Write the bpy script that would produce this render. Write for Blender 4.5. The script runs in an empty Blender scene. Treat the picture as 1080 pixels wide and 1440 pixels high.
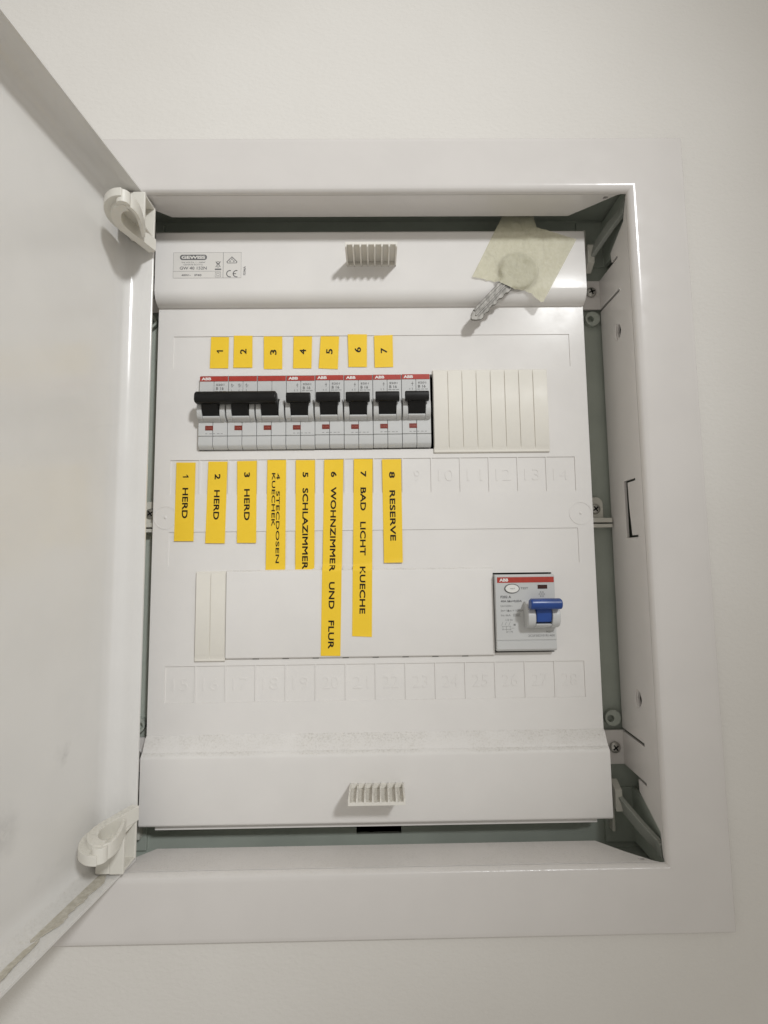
import bpy, bmesh, math, random
from mathutils import Vector, Matrix, noise as mnoise
random.seed(4)
scene = bpy.context.scene
MM = 0.001

# ------------------------------------------------------------------ camera
F_PX, CX, CY, CZ, YAW, PITCH, ROLL = 750.79, 1.885, -319.24, -63.067, 0.0128, 0.0949, -0.0120
fwd = Vector((math.sin(YAW)*math.cos(PITCH), math.cos(YAW)*math.cos(PITCH), math.sin(PITCH)))
rgt = Vector((math.cos(YAW), -math.sin(YAW), 0)); up = rgt.cross(fwd)
r2 = rgt*math.cos(ROLL) + up*math.sin(ROLL); u2 = up*math.cos(ROLL) - rgt*math.sin(ROLL)
cam = bpy.data.cameras.new('camera'); camo = bpy.data.objects.new('camera', cam)
scene.collection.objects.link(camo)
cam.sensor_fit = 'VERTICAL'; cam.sensor_height = 36.0; cam.sensor_width = 27.0
cam.lens = F_PX/1440*36.0
cam.clip_start = 0.005; cam.clip_end = 50
m = Matrix.Identity(4)
for i in range(3):
    m[i][0], m[i][1], m[i][2] = r2[i], u2[i], -fwd[i]
m[0][3], m[1][3], m[2][3] = CX*MM, CY*MM, CZ*MM
camo.matrix_world = m
scene.camera = camo

# ------------------------------------------------------------------ room light
world = bpy.data.worlds.new('World'); scene.world = world; world.use_nodes = True
wb = world.node_tree.nodes['Background']
wb.inputs[0].default_value = (1.0, 0.951, 0.868, 1); wb.inputs[1].default_value = 0.405

def spot(name, loc, target, power, size_deg, blend, radius, col):
    l = bpy.data.lights.new(name, 'SPOT'); o = bpy.data.objects.new(name, l)
    scene.collection.objects.link(o)
    l.energy = power; l.spot_size = math.radians(size_deg); l.spot_blend = blend
    l.shadow_soft_size = radius; l.color = col
    o.location = loc
    o.rotation_euler = (Vector(target)-Vector(loc)).to_track_quat('-Z', 'Y').to_euler()
    return o
spot('ceiling_spot', (0.58, -1.28, 0.74), (-0.14, 0, 0.04), 53, 31.5, 1.0, 0.075, (0.975, 0.99, 1.0))

scene.view_settings.view_transform = 'Standard'; scene.view_settings.look = 'None'
scene.view_settings.gamma = 1.0; scene.view_settings.use_curve_mapping = False
scene.view_settings.exposure = 0.12
scene.cycles.use_denoising = True
scene.cycles.max_bounces = 6; scene.cycles.adaptive_threshold = 0.02

# ------------------------------------------------------------------ materials
def nt(name):
    mt = bpy.data.materials.new(name); mt.use_nodes = True
    t = mt.node_tree; return mt, t, t.nodes['Principled BSDF']
def mixc(t, fac, a, b):
    n = t.nodes.new('ShaderNodeMix'); n.data_type = 'RGBA'
    for sock, val in ((n.inputs[0], fac), (n.inputs[6], a), (n.inputs[7], b)):
        if hasattr(val, 'is_output'): t.links.new(val, sock)
        elif isinstance(val, (int, float)): sock.default_value = val
        else: sock.default_value = (*val, 1)
    return n.outputs[2]
def noise(t, scale, detail=4, rough=.55, vec=None, dist=0):
    n = t.nodes.new('ShaderNodeTexNoise'); n.inputs['Scale'].default_value = scale
    n.inputs['Detail'].default_value = detail; n.inputs['Roughness'].default_value = rough
    n.inputs['Distortion'].default_value = dist
    if vec is None:
        vec = coords(t)
    t.links.new(vec, n.inputs['Vector']); return n.outputs['Fac']
def coords(t):
    for n in t.nodes:
        if n.bl_idname == 'ShaderNodeTexCoord': return n.outputs['Object']
    return t.nodes.new('ShaderNodeTexCoord').outputs['Object']
def ramp(t, src, lo, hi, a=0., b=1.):
    n = t.nodes.new('ShaderNodeMapRange'); n.inputs[1].default_value = lo; n.inputs[2].default_value = hi
    n.inputs[3].default_value = a; n.inputs[4].default_value = b; n.clamp = True
    n.interpolation_type = 'SMOOTHSTEP'
    t.links.new(src, n.inputs[0]); return n.outputs[0]
def math_(t, op, a, b):
    n = t.nodes.new('ShaderNodeMath'); n.operation = op
    for s, v in ((n.inputs[0], a), (n.inputs[1], b)):
        if hasattr(v, 'is_output'): t.links.new(v, s)
        else: s.default_value = v
    return n.outputs[0]
def bump(t, bs, src, dist, strength=1.0, chain=None):
    n = t.nodes.new('ShaderNodeBump'); n.inputs['Distance'].default_value = dist
    n.inputs['Strength'].default_value = strength
    t.links.new(src, n.inputs['Height'])
    if chain: t.links.new(chain, n.inputs['Normal'])
    t.links.new(n.outputs[0], bs.inputs['Normal']); return n.outputs[0]
def mapped(t, sc):
    n = t.nodes.new('ShaderNodeMapping'); n.inputs['Scale'].default_value = sc
    t.links.new(coords(t), n.inputs['Vector']); return n.outputs[0]

def plastic(name, col, rough=.35, var=.03, grain=.00002, grain_scale=1500, dust=None, smudge=0., spec=.5, spots=()):
    """moulded plastic: faint mottling, fine grain, optional dust on upward faces, hand smudges"""
    mt, t, bs = nt(name)
    c = mixc(t, ramp(t, noise(t, 35, 5), .3, .7), tuple(x*(1-var) for x in col), tuple(min(1, x*(1+var)) for x in col))
    rsrc = ramp(t, noise(t, 60, 6, .65), .3, .75, rough*.8, rough*1.3)
    if smudge:
        f = ramp(t, noise(t, 14, 5, .7, mapped(t, (1, .8, 1.0)), 1.2), .60, .80, 0, smudge)
        c = mixc(t, f, c, (.42, .41, .40))
        rsrc = math_(t, 'ADD', rsrc, math_(t, 'MULTIPLY', f, .5))
    for (p, r, k) in spots:
        vd = t.nodes.new('ShaderNodeVectorMath'); vd.operation = 'DISTANCE'
        ns = t.nodes.new('ShaderNodeTexNoise'); ns.inputs['Scale'].default_value = 120
        t.links.new(coords(t), ns.inputs['Vector'])
        ad = t.nodes.new('ShaderNodeVectorMath'); ad.operation = 'MULTIPLY_ADD'
        t.links.new(ns.outputs['Color'], ad.inputs[0]); ad.inputs[1].default_value = (.012,)*3
        t.links.new(coords(t), ad.inputs[2])
        t.links.new(ad.outputs[0], vd.inputs[0]); vd.inputs[1].default_value = [a*MM+.006 for a in p]
        f = ramp(t, vd.outputs['Value'], 0, r*MM, k, 0)
        f = math_(t, 'MULTIPLY', f, ramp(t, noise(t, 260, 4, .7), .3, .6, .35, 1))
        c = mixc(t, f, c, (.27, .26, .25))
    if dust:
        g = t.nodes.new('ShaderNodeNewGeometry'); sx = t.nodes.new('ShaderNodeSeparateXYZ')
        t.links.new(g.outputs['Normal'], sx.inputs[0])
        upf = ramp(t, sx.outputs[2], .25, .7)
        grains = ramp(t, noise(t, 1100, 3, .75), .44, .72)
        patch = ramp(t, noise(t, 55, 4, .6), .3, .65, .35, 1.0)
        f = math_(t, 'MULTIPLY', math_(t, 'MULTIPLY', upf, dust), math_(t, 'MULTIPLY', patch, math_(t, 'ADD', math_(t, 'MULTIPLY', grains, .36), .10)))
        c = mixc(t, f, c, (.46, .43, .35))
        rsrc = math_(t, 'ADD', rsrc, math_(t, 'MULTIPLY', f, .6))
        b1 = bump(t, bs, math_(t, 'MULTIPLY', f, grains), .0003)
        bump(t, bs, noise(t, grain_scale, 2), grain, 1, b1)
    elif grain:
        bump(t, bs, noise(t, grain_scale, 2), grain)
    t.links.new(c, bs.inputs['Base Color']); t.links.new(rsrc, bs.inputs['Roughness'])
    bs.inputs['Specular IOR Level'].default_value = spec
    return mt
def flat(name, col, rough=.5, metallic=0, spec=.5):
    mt, t, bs = nt(name)
    c = mixc(t, ramp(t, noise(t, 300, 4), .3, .7), tuple(x*.92 for x in col), tuple(min(1, x*1.06) for x in col))
    t.links.new(c, bs.inputs['Base Color'])
    bs.inputs['Roughness'].default_value = rough; bs.inputs['Metallic'].default_value = metallic
    bs.inputs['Specular IOR Level'].default_value = spec
    return mt

M = {}
# wall paint: rolled emulsion with orange-peel relief
mt, t, bs = nt('wall_paint')
c = mixc(t, ramp(t, noise(t, 9, 4), .3, .7), (.73, .708, .672), (.757, .737, .702))
t.links.new(c, bs.inputs['Base Color']); bs.inputs['Roughness'].default_value = .8
bs.inputs['Specular IOR Level'].default_value = .25
b1 = bump(t, bs, noise(t, 330, 3, .55, mapped(t, (1, 1, 1.6))), .00034, .7)
bump(t, bs, noise(t, 30, 2, .5), .0007, .5, b1)
M['wall'] = mt
M['frame'] = plastic('glossy_white_frame', (.70, .674, .652), .16, .015, .000006, 300, dust=.4, spec=.40)
M['panel'] = plastic('white_panel_plastic', (.78, .76, .738), .17, .015, .000006, 500, dust=1.0, spec=.06)
M['door'] = plastic('glossy_white_door', (.72, .708, .688), .18, .015, .000008, 300, dust=.5, smudge=.2, spec=.45,
                    spots=(((-146, -66, 80), 15, .26), ((-150, -90, 90), 14, .14), ((-145, -60, -51), 9, .3), ((-140, -30, 101), 8, .5), ((-144, -43, -180), 11, .5)))
M['hinge'] = plastic('hinge_plastic', (.74, .72, .66), .45, .03, .00003, 900, dust=.9)
M['cream'] = plastic('cream_plastic', (.785, .757, .692), .40, .02, .00002, 900, dust=.3, spec=.12)
M['grip'] = plastic('grip_plastic', (.78, .755, .70), .42, .03, .00003, 1200, dust=1.6)
M['box'] = plastic('grey_green_box_plastic', (.40, .435, .385), .6, .06, .00004, 900, dust=.5)
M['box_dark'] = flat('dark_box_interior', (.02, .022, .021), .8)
M['lever'] = plastic('grey_lever_plastic', (.31, .325, .295), .5, .06, .00003, 800, dust=.6)
M['tab'] = plastic('offwhite_tab_plastic', (.62, .61, .55), .5, .04, .00003, 800, dust=.4)
M['grey'] = plastic('breaker_grey_plastic', (.575, .58, .575), .42, .02, .00002, 1600, dust=.4)
M['grey_dark'] = flat('breaker_seam_grey', (.16, .16, .155), .6)
M['black'] = plastic('black_toggle_plastic', (.006, .006, .006), .42, .1, .00003, 1200, spec=.3)
M['red'] = flat('red_print', (.42, .036, .020), .5)
M['window'] = flat('dark_red_window', (.20, .024, .012), .35)
M['window_dark'] = flat('very_dark_red_window', (.045, .012, .010), .25)
M['win_text'] = flat('window_lettering', (.42, .12, .09), .4)
M['white_print'] = flat('white_print', (.82, .80, .78), .5)
M['print'] = flat('grey_print', (.13, .13, .135), .6)
M['print_soft'] = flat('pale_grey_print', (.24, .24, .24), .6)
M['ink'] = flat('black_ink', (.012, .009, .008), .5, 0, .25)
M['blue'] = plastic('blue_toggle_plastic', (.016, .062, .27), .33, .3, .00005, 500)
M['button'] = plastic('white_button_plastic', (.80, .79, .76), .35, .02)
M['yellow'] = plastic('yellow_label_tape', (.92, .62, .04), .42, .02, .00003, 700, spec=.3)
M['steel'] = flat('screw_steel', (.50, .49, .46), .35, .9)
M['hole'] = flat('dark_hole', (.008, .008, .008), .8)
M['grime'] = None

mt, t, bs = nt('key_nickel')
f = ramp(t, noise(t, 500, 5, .7, mapped(t, (1, 1, .4))), .3, .75)
t.links.new(mixc(t, f, (.13, .122, .108), (.29, .275, .25)), bs.inputs['Base Color'])
bs.inputs['Metallic'].default_value = .45; bs.inputs['Roughness'].default_value = .5
bump(t, bs, noise(t, 900, 3), .00002); M['key'] = mt

mt, t, bs = nt('masking_tape')
f = ramp(t, noise(t, 420, 5, .7, mapped(t, (1, 1, 1)), .5), .3, .75)
t.links.new(mixc(t, f, (.72, .69, .50), (.80, .775, .60)), bs.inputs['Base Color'])
bs.inputs['Roughness'].default_value = .62; bs.inputs['Alpha'].default_value = .62
b1 = bump(t, bs, noise(t, 650, 4, .7), .00022); bump(t, bs, noise(t, 130, 4, .6, mapped(t, (1, 1, .55)), 1.2), .0014, 1, b1)
M['tape'] = mt

mt, t, bs = nt('clear_sticker_film')
bs.inputs['Base Color'].default_value = (.74, .72, .69, 1); bs.inputs['Roughness'].default_value = .3
M['film'] = mt

mt, t, bs = nt('dried_grime')
f = ramp(t, noise(t, 330, 6, .75), .35, .7)
t.links.new(mixc(t, f, (.47, .44, .365), (.62, .59, .52)), bs.inputs['Base Color'])
bs.inputs['Roughness'].default_value = .85
bump(t, bs, noise(t, 700, 4), .0002); M['grime'] = mt

# ------------------------------------------------------------------ mesh helpers (all in mm)
class MB:
    def __init__(s): s.v = []; s.f = []
    def add(s, vs, fs):
        n = len(s.v); s.v += [tuple(p) for p in vs]; s.f += [tuple(i+n for i in f) for f in fs]; return s
    def box(s, x0, x1, y0, y1, z0, z1):
        vs = [(x, y, z) for x in (x0, x1) for y in (y0, y1) for z in (z0, z1)]
        return s.add(vs, [(0, 1, 3, 2), (4, 6, 7, 5), (0, 4, 5, 1), (2, 3, 7, 6), (0, 2, 6, 4), (1, 5, 7, 3)])
    def prism(s, poly, a, b, mp):
        n = len(poly)
        vs = [mp(p, a) for p in poly] + [mp(p, b) for p in poly]
        fs = [tuple(range(n)), tuple(range(2*n-1, n-1, -1))] + [(i, (i+1) % n, n+(i+1) % n, n+i) for i in range(n)]
        return s.add(vs, fs)
    def prism_x(s, poly, a, b): return s.prism(poly, a, b, lambda p, w: (w, p[0], p[1]))
    def prism_y(s, poly, a, b): return s.prism(poly, a, b, lambda p, w: (p[0], w, p[1]))
    def prism_z(s, poly, a, b): return s.prism(poly, a, b, lambda p, w: (p[0], p[1], w))
    def plate(s, outer, holes, mp, a, b):
        bm = bmesh.new()
        for loop in [outer]+list(holes):
            vs = [bm.verts.new((p[0], p[1], 0)) for p in loop]
            for i in range(len(vs)): bm.edges.new((vs[i], vs[(i+1) % len(vs)]))
        bmesh.ops.triangle_fill(bm, use_beauty=True, edges=bm.edges[:], normal=(0, 0, 1))
        bm.verts.index_update()
        pts = [v.co.copy() for v in bm.verts]; fs = [tuple(v.index for v in f.verts) for f in bm.faces]
        be = [(e.verts[0].index, e.verts[1].index) for e in bm.edges if len(e.link_faces) == 1]
        bm.free(); n = len(pts)
        return s.add([mp(p, a) for p in pts]+[mp(p, b) for p in pts],
                     fs + [tuple(i+n for i in reversed(f)) for f in fs] + [(i, j, j+n, i+n) for i, j in be])
    def sweep_rect(s, rect, prof, mp, fill_last=False):
        """rect=(u0,u1,v0,v1) outer; prof = [(inset, h)...]"""
        u0, u1, v0, v1 = rect; n0 = len(s.v); k = len(prof)
        for (r, h) in prof:
            s.v += [mp(u0+r, v0+r, h), mp(u1-r, v0+r, h), mp(u1-r, v1-r, h), mp(u0+r, v1-r, h)]
        for i in range(k-1):
            for j in range(4):
                a = n0+4*i+j; b = n0+4*i+(j+1) % 4
                s.f.append((a, b, b+4, a+4))
        if fill_last: s.f.append(tuple(n0+4*(k-1)+j for j in range(4)))
        return s
    def tube(s, path, w, h, up=(0, 0, 1), closed=False):
        """rectangular bar along path; w across, h along up"""
        n0 = len(s.v); P = [Vector(p) for p in path]; U = Vector(up).normalized(); n = len(P)
        for i, p in enumerate(P):
            d = (P[min(i+1, n-1)]-P[max(i-1, 0)]).normalized(); sd = d.cross(U).normalized()
            uu = sd.cross(d).normalized()
            for a, b in ((-1, -1), (1, -1), (1, 1), (-1, 1)):
                s.v.append(tuple(p+sd*(a*w/2)+uu*(b*h/2)))
        for i in range(n-1):
            for j in range(4):
                a = n0+4*i+j; b = n0+4*i+(j+1) % 4
                s.f.append((a, b, b+4, a+4))
        s.f.append(tuple(n0+j for j in (3, 2, 1, 0))); s.f.append(tuple(n0+4*(n-1)+j for j in range(4)))
        return s
    def lathe(s, prof, c, axis='y', n=20):
        n0 = len(s.v)
        for r, h in prof:
            for i in range(n):
                a = 2*math.pi*i/n
                s.v.append((c[0]+r*math.cos(a), c[1]+h, c[2]+r*math.sin(a)))
        for i in range(len(prof)-1):
            for j in range(n):
                a = n0+i*n+j; b = n0+i*n+(j+1) % n
                s.f.append((a, b, b+n, a+n))
        s.f.append(tuple(n0+j for j in range(n))); s.f.append(tuple(n0+(len(prof)-1)*n+j for j in reversed(range(n))))
        return s
    def mesh(s, name, mat, base=(0, 0, 0), smooth=35, recalc=True):
        me = bpy.data.meshes.new(name)
        me.from_pydata([((x-base[0])*MM, (y-base[1])*MM, (z-base[2])*MM) for x, y, z in s.v], [], s.f)
        if recalc:
            bm = bmesh.new(); bm.from_mesh(me); bmesh.ops.recalc_face_normals(bm, faces=bm.faces[:]); bm.to_mesh(me); bm.free()
        me.shade_smooth(); me.set_sharp_from_angle(angle=math.radians(smooth))
        me.materials.append(mat if not isinstance(mat, str) else M[mat])
        return me
BASE = {}
def scaled(mb):
    mb.v = [(sxx(x), sy(y), sz(z)) for x, y, z in mb.v]; return mb
def link(name, me, parent=None):
    o = bpy.data.objects.new(name, me); scene.collection.objects.link(o)
    if parent is not None: o.parent = parent; BASE[o.name] = BASE[parent.name]
    return o
def part(name, mb, mat, parent, bevel=0, seg=2, smooth=35):
    me = mb.mesh(name, mat, BASE[parent.name], smooth)
    o = link(name, me, parent)
    if bevel: bev(o, bevel, seg)
    return o
def bev(o, w, seg=2):
    b = o.modifiers.new('bevel', 'BEVEL'); b.width = w*MM; b.segments = seg
    b.limit_method = 'ANGLE'; b.angle_limit = math.radians(40); b.harden_normals = True
def tag(o, label, cat, group=None):
    o['label'] = label; o['category'] = cat
    if group: o['group'] = group
def root(name, loc, label, cat, group=None):
    o = bpy.data.objects.new(name, None); scene.collection.objects.link(o)
    o.location = [a*MM for a in loc]; o.empty_display_size = .01; BASE[o.name] = loc
    tag(o, label, cat, group); return o
def thing(name, mb, mat, loc, label, cat, group=None, bevel=0, smooth=35):
    o = bpy.data.objects.new(name, mb.mesh(name, mat, loc, smooth)); scene.collection.objects.link(o)
    o.location = [a*MM for a in loc]; BASE[o.name] = loc
    if bevel: bev(o, bevel)
    tag(o, label, cat, group); return o

def text_mb(s, w, h, bold=0., extrude=0., spacing=1.0, shear=0):
    """built-in lettering as a mesh: returns 2-D verts scaled to w x h (mm), centred, and faces"""
    cu = bpy.data.curves.new('t', 'FONT'); cu.body = s; cu.size = 1; cu.offset = bold
    cu.space_character = spacing; cu.resolution_u = 3; cu.extrude = 0
    o = bpy.data.objects.new('t', cu); scene.collection.objects.link(o)
    bpy.context.view_layer.update()
    me = bpy.data.meshes.new_from_object(o.evaluated_get(bpy.context.evaluated_depsgraph_get()))
    vs = [(v.co.x, v.co.y) for v in me.vertices]; fs = [tuple(p.vertices) for p in me.polygons]
    bpy.data.objects.remove(o); bpy.data.curves.remove(cu); bpy.data.meshes.remove(me)
    x0 = min(v[0] for v in vs); x1 = max(v[0] for v in vs); y0 = min(v[1] for v in vs); y1 = max(v[1] for v in vs)
    if w is None: w = (x1-x0)/(y1-y0)*h
    return [((x-(x0+x1)/2)/(x1-x0)*w, (y-(y0+y1)/2)/max(1e-6, y1-y0)*h) for x, y in vs], fs
def put_text(mb, s, cx, cz, y, w, h, rot=0, bold=0.008, spacing=1.0, relief=0, heavy=0):
    """lettering lying on a plane facing -y; rot in degrees, counter-clockwise as seen by the viewer"""
    if heavy:
        for k, (dx, dz_) in enumerate(((-1, -1), (1, -1), (1, 1), (-1, 1), (0, 0))):
            a = math.radians(rot); ca, sa = math.cos(a), math.sin(a); ox, oz = dx*heavy, dz_*heavy
            put_text(mb, s, cx+ox*ca-oz*sa, cz+ox*sa+oz*ca, y-.004*k, w-2*heavy, h-2*heavy, rot, 0, spacing)
        return mb
    if s == '1':
        w = w or h*.42
        vs = [((x-.5)*w, (q-.5)*h) for x, q in ((.58, 0), (1, 0), (1, 1), (.66, 1), (0, .74), (0, .56), (.58, .76))]; fs = [(0, 1, 2, 3, 6), (3, 4, 5, 6)]
    else: vs, fs = text_mb(s, w, h, bold, 0, spacing)
    a = math.radians(rot); ca, sa = math.cos(a), math.sin(a)
    P = [(cx+x*ca-z*sa, cz+x*sa+z*ca) for x, z in vs]
    if relief:
        n = len(P); cnt = {}
        for f in fs:
            for i in range(len(f)):
                e = (f[i], f[(i+1) % len(f)]); cnt[tuple(sorted(e))] = cnt.get(tuple(sorted(e)), 0)+1
        mb.add([(x, y-relief, z) for x, z in P]+[(x, y, z) for x, z in P], fs+[(i, j, j+n, i+n) for (i, j), k in cnt.items() if k == 1])
    else:
        mb.add([(x, y, z) for x, z in P], fs)
    return mb
def circ(cx, cy, r, n=20, ry=None):
    ry = r if ry is None else ry
    return [(cx+r*math.cos(2*math.pi*i/n), cy+ry*math.sin(2*math.pi*i/n)) for i in range(n)]
def rrect(x0, x1, z0, z1, r, n=5):
    out = []
    for cx, cz, a0 in ((x1-r, z1-r, 0), (x0+r, z1-r, 90), (x0+r, z0+r, 180), (x1-r, z0+r, 270)):
        for i in range(n+1):
            a = math.radians(a0+90*i/n); out.append((cx+r*math.cos(a), cz+r*math.sin(a)))
    return out

# ------------------------------------------------------------------ wall (with the niche cut for the box)
W, ZT, ZB = 180.4, 180.2, -250.6
w_, WT, WB = 146.8, 146.75, -216.9
K = 1.0269                                   # lips, levers and corner pieces were measured on a nearer plane
def sy(y): return CY+(y-CY)*K
def sz(z): return CZ+(z-CZ)*K
def sxx(x): return CX+(x-CX)*K
mb = MB().plate([(-1600, -1500), (1600, -1500), (1600, 1500), (-1600, 1500)],
                [[(-160, -234), (160, -234), (160, 164), (-160, 164)]], lambda p, w: (p[0], w, p[1]), -31, 75)
wall = link('wall', mb.mesh('wall', 'wall', (0, 0, 0)))
wall['kind'] = 'structure'

# ------------------------------------------------------------------ cabinet
cab = root('distribution_board', (0, -31, -250), 'white flush-mounted fuse box with its door swung open on the left', 'fuse box')

# trim frame: gently domed border with rounded inner edge
prof = [(2.2, -30.0), (2.0, -31.9), (.1, -32.1), (0, -33.2), (.35, -33.8), (1.0, -34.2), (3, -34.45), (12, -35.1), (22, -35.6), (29.3, -35.9)]
for i in range(1, 9):
    a = math.pi/2*i/8; prof.append((29.3+4.3*math.sin(a), -35.9+3.6*(1-math.cos(a))))
prof[-1] = (33.6, -32.3)
mb = MB().sweep_rect((-W, W, ZB, ZT), prof, lambda u, v, h: (u, h, v))
frame = part('trim_frame', mb, 'frame', cab, smooth=40)

# inner lips: right / left side with slits, tabs, latch slot
def side_lip(sx):
    o = [(-39.4, 141.4), (-38.8, 139.6), (-35, 128), (-17.5, 119.5), (-18.3, 113.2), (-26, 113.4), (-26, 111.8), (-18.3, 111.8), (0, 111.8),
         (0, 93.3), (-26.2, 93.1), (-26.2, 91.5), (0, 91.7), (0, -160.0), (-25.6, -160.9), (-25.6, -162.5), (0, -161.6),
         (0, -180.4), (-25.6, -181.2), (-25.6, -182.8), (-16.6, -182.3), (-17.2, -188.7), (-37.4, -200), (-38.6, -211), (-39.4, -212.9)]
    S = lambda p: (sy(p[0]), sz(p[1]))
    holes = []
    if sx > 0:
        holes.append([(-32, -18.5), (-18.6, -18.5), (-18.6, -50.7), (-32, -50.7), (-32, -49.6), (-25.2, -49.6), (-23.4, -34), (-22.9, -19.7), (-32, -19.7)])
    for zc in (68.9, -138.3):
        holes.append([(-22.0, zc+4.4), (-20.6, zc), (-22.0, zc-4.4), (-24.2, zc-3.2), (-25.6, zc), (-24.2, zc+3.2)])
    m_ = MB().plate([S(p) for p in o], [[S(p) for p in h] for h in holes], lambda p, w: (sx*w, p[0], p[1]), w_, w_+1.8)
    for z0, z1 in ((93.2, 111.9), (-180.4, -161.3)):        # tabs folded inwards to the box, carrying a screw
        m_.box(min(sx*131, sx*(w_+1.8)), max(sx*131, sx*(w_+1.8)), sy(0)-.2, sy(0)+1.4, sz(z0), sz(z1))
    for zc in (68.9, -138.3):                               # raised rim behind each drilled dimple
        rim = [(-21.6, zc+5.0), (-19.4, zc+3.2), (-18.3, zc), (-19.4, zc-3.2), (-21.6, zc-5.0), (-20.3, zc)]
        m_.prism([S(p) for p in rim], w_-.9, w_+.2, lambda p, w: (sx*w, p[0], p[1]))
    return part('inner_lip', m_, 'frame', frame, .25, 1)
side_lip(1); side_lip(-1)
def flat_lip(z, sgn):
    yb = -20.5 if sgn > 0 else -18.2
    o = [(-141, -39.4), (-138.6, -38.6), (-127.4, -29), (-117, yb), (117, yb), (127.4, -29), (138.6, -38.6), (141, -39.4)]
    hs = [circ(133.2, -36.4, 1.45, 14, 1.2), circ(-133.2, -36.4, 1.45, 14, 1.2)]
    m_ = MB().plate(o, hs, lambda p, w: (sxx(p[0]), sy(p[1]), w), z, z+sgn*1.8)
    return part('inner_lip', m_, 'frame', frame, .25, 1)
flat_lip(WT, 1); flat_lip(WB, -1)

# back box: grey-green tray, front-facing ledge with slot and screw bosses
mb = MB()
mb.plate([(-156, -232), (156, -232), (156, 160), (-156, 160)],
         [[(-127, -203), (127, -203), (127, 136), (-127, 136)], [(-12.4, -221.9), (14.2, -221.9), (14.2, -217.6), (-12.4, -217.6)]],
         lambda p, w: (p[0], w, p[1]), 12, 14.5)
mb.sweep_rect((-158, 158, -234, 162), [(0, 72), (0, -29.8), (2, -29.8), (2, 12)], lambda u, v, h: (u, h, v))
box_ = part('back_box', mb, 'box', cab, 0, smooth=30)
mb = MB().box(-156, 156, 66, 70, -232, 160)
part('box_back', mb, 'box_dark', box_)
for sx in (1, -1):
    for zc in (91.4, -157.0):
        b_ = MB().plate(circ(sx*141.6, zc, 4.7, 24), [circ(sx*140.2, zc-.3, 2.1, 16)], lambda p, w: (p[0], w, p[1]), 8.6, 12)
        part('screw_boss', b_, 'box', box_)
    # corner walls seen through the cut-away corners
    for zc, s2 in ((152, 1), (-224, -1)):
        b_ = MB()
        b_.prism_z([(sx*150, -36), (sx*150, 4), (sx*131, 4), (sx*131, 1.5), (sx*147.5, 1.5), (sx*147.5, -36)], zc-s2*30, zc)
        part('corner_gusset', scaled(b_), 'box', box_, .4, 1)
        # closing lever with its hooked end
        zz = lambda d: zc-s2*d
        l_ = MB()
        l_.tube([(sx*146.6, -33, zz(13)), (sx*145.2, -27, zz(14.5)), (sx*142, -20, zz(18)), (sx*138.5, -12, zz(23)), (sx*135.2, -5, zz(28.5)), (sx*133.5, 1, zz(33))], 2.6, 7.5, up=(.35*sx, -.5, s2*.9))
        l_.tube([(sx*146.6, -33, zz(9.5)), (sx*146.2, -31, zz(17))], 4.4, 4.0, up=(0, 1, 0))
        part('closing_lever', scaled(l_), 'lever', box_, .5, 2)
        t_ = MB().prism_x([(-9.5, zz(21.5)), (-3, zz(24.5)), (-3, zz(37)), (-9.5, zz(33))], min(sx*133.0, sx*137.0), max(sx*133.0, sx*137.0))
        t_.box(min(sx*133.2, sx*135), max(sx*133.2, sx*135), -3, 4, min(zz(8), zz(30)), max(zz(8), zz(30)))
        part('catch_tab', scaled(t_), 'tab', box_, .4, 2)
    # middle bracket with screw
    b_ = MB().prism_y(rrect(min(sx*128.6, sx*138.6), max(sx*128.6, sx*138.6), -41, -25, 4.2), .4, 2.0)
    for z0, z1 in ((-40.6, -37.9), (-43.6, -41.5)):
        b_.box(min(sx*127, sx*142.2), max(sx*127, sx*142.2), -3.5, 3, z0, z1)
    part('panel_bracket', scaled(b_), 'tab', box_, .35, 2)

def screw(x, z, y, r, ang):
    s_ = MB().lathe([(r*.95, .8), (r, 0), (r*.93, -.6), (r*.6, -1.15), (r*.01, -1.35)], (x, y, z), n=24)
    so = part('screw', s_, 'steel', cab, smooth=50)
    c_ = MB()
    for k in (0, 90):
        a = math.radians(ang+k); dx, dz = math.cos(a), math.sin(a); px, pz = -dz*.42, dx*.42; L = r*.58
        c_.prism_y([(x+dx*L+px, z+dz*L+pz), (x-dx*L+px, z-dz*L+pz), (x-dx*L-px, z-dz*L-pz), (x+dx*L-px, z+dz*L-pz)], y-1.45, y-.9)
    part('cross_slot', c_, 'hole', so)
for sx in (1, -1):
    screw(sx*141.0, 108.4, 7.4, 3.3, 20); screw(sx*141.4, -173.6, 7.4, 3.3, 38); screw(sx*137.0, -31.4, 8.6, 3.2, 35)

# ---- front panel: raised, rounded bands at top and bottom, stepped moulded field between
PX = 132.0
def arc(cy, cz, ry, rz, a0, a1, n):
    return [(cy+ry*math.cos(math.radians(a0+(a1-a0)*i/n)), cz+rz*math.sin(math.radians(a0+(a1-a0)*i/n))) for i in range(n+1)]
top_prof = [(6, 95.4), (0, 95.4)] + [(p[0], p[1]) for p in arc(0.6, 103.8, 8.1, 8.4, 268, 180, 12)] + [(-7.5, 108)] + arc(-5.3, 139.3, 2.2, 2.2, 180, 90, 6) + [(6, 141.5)]
bot_prof = [(6, -160.4), (0, -160.4)] + [(-1.6, -161.6), (-5.2, -168.2)] + arc(-3.9, -171.6, 3.6, 3.6, 112, 180, 6)[1:] + [(-7.5, -176)] + arc(-5.6, -205.7, 1.9, 1.9, 180, 270, 6) + [(6, -207.6)]
mb = MB().prism_x(top_prof, -PX, PX).prism_x(bot_prof, -PX, PX)
mb.box(-126, 126, -2.8, 5, 141.6, 143.4)
mb.box(-124.5, 124.5, -3.2, 5, -210.6, -207.7)
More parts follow.
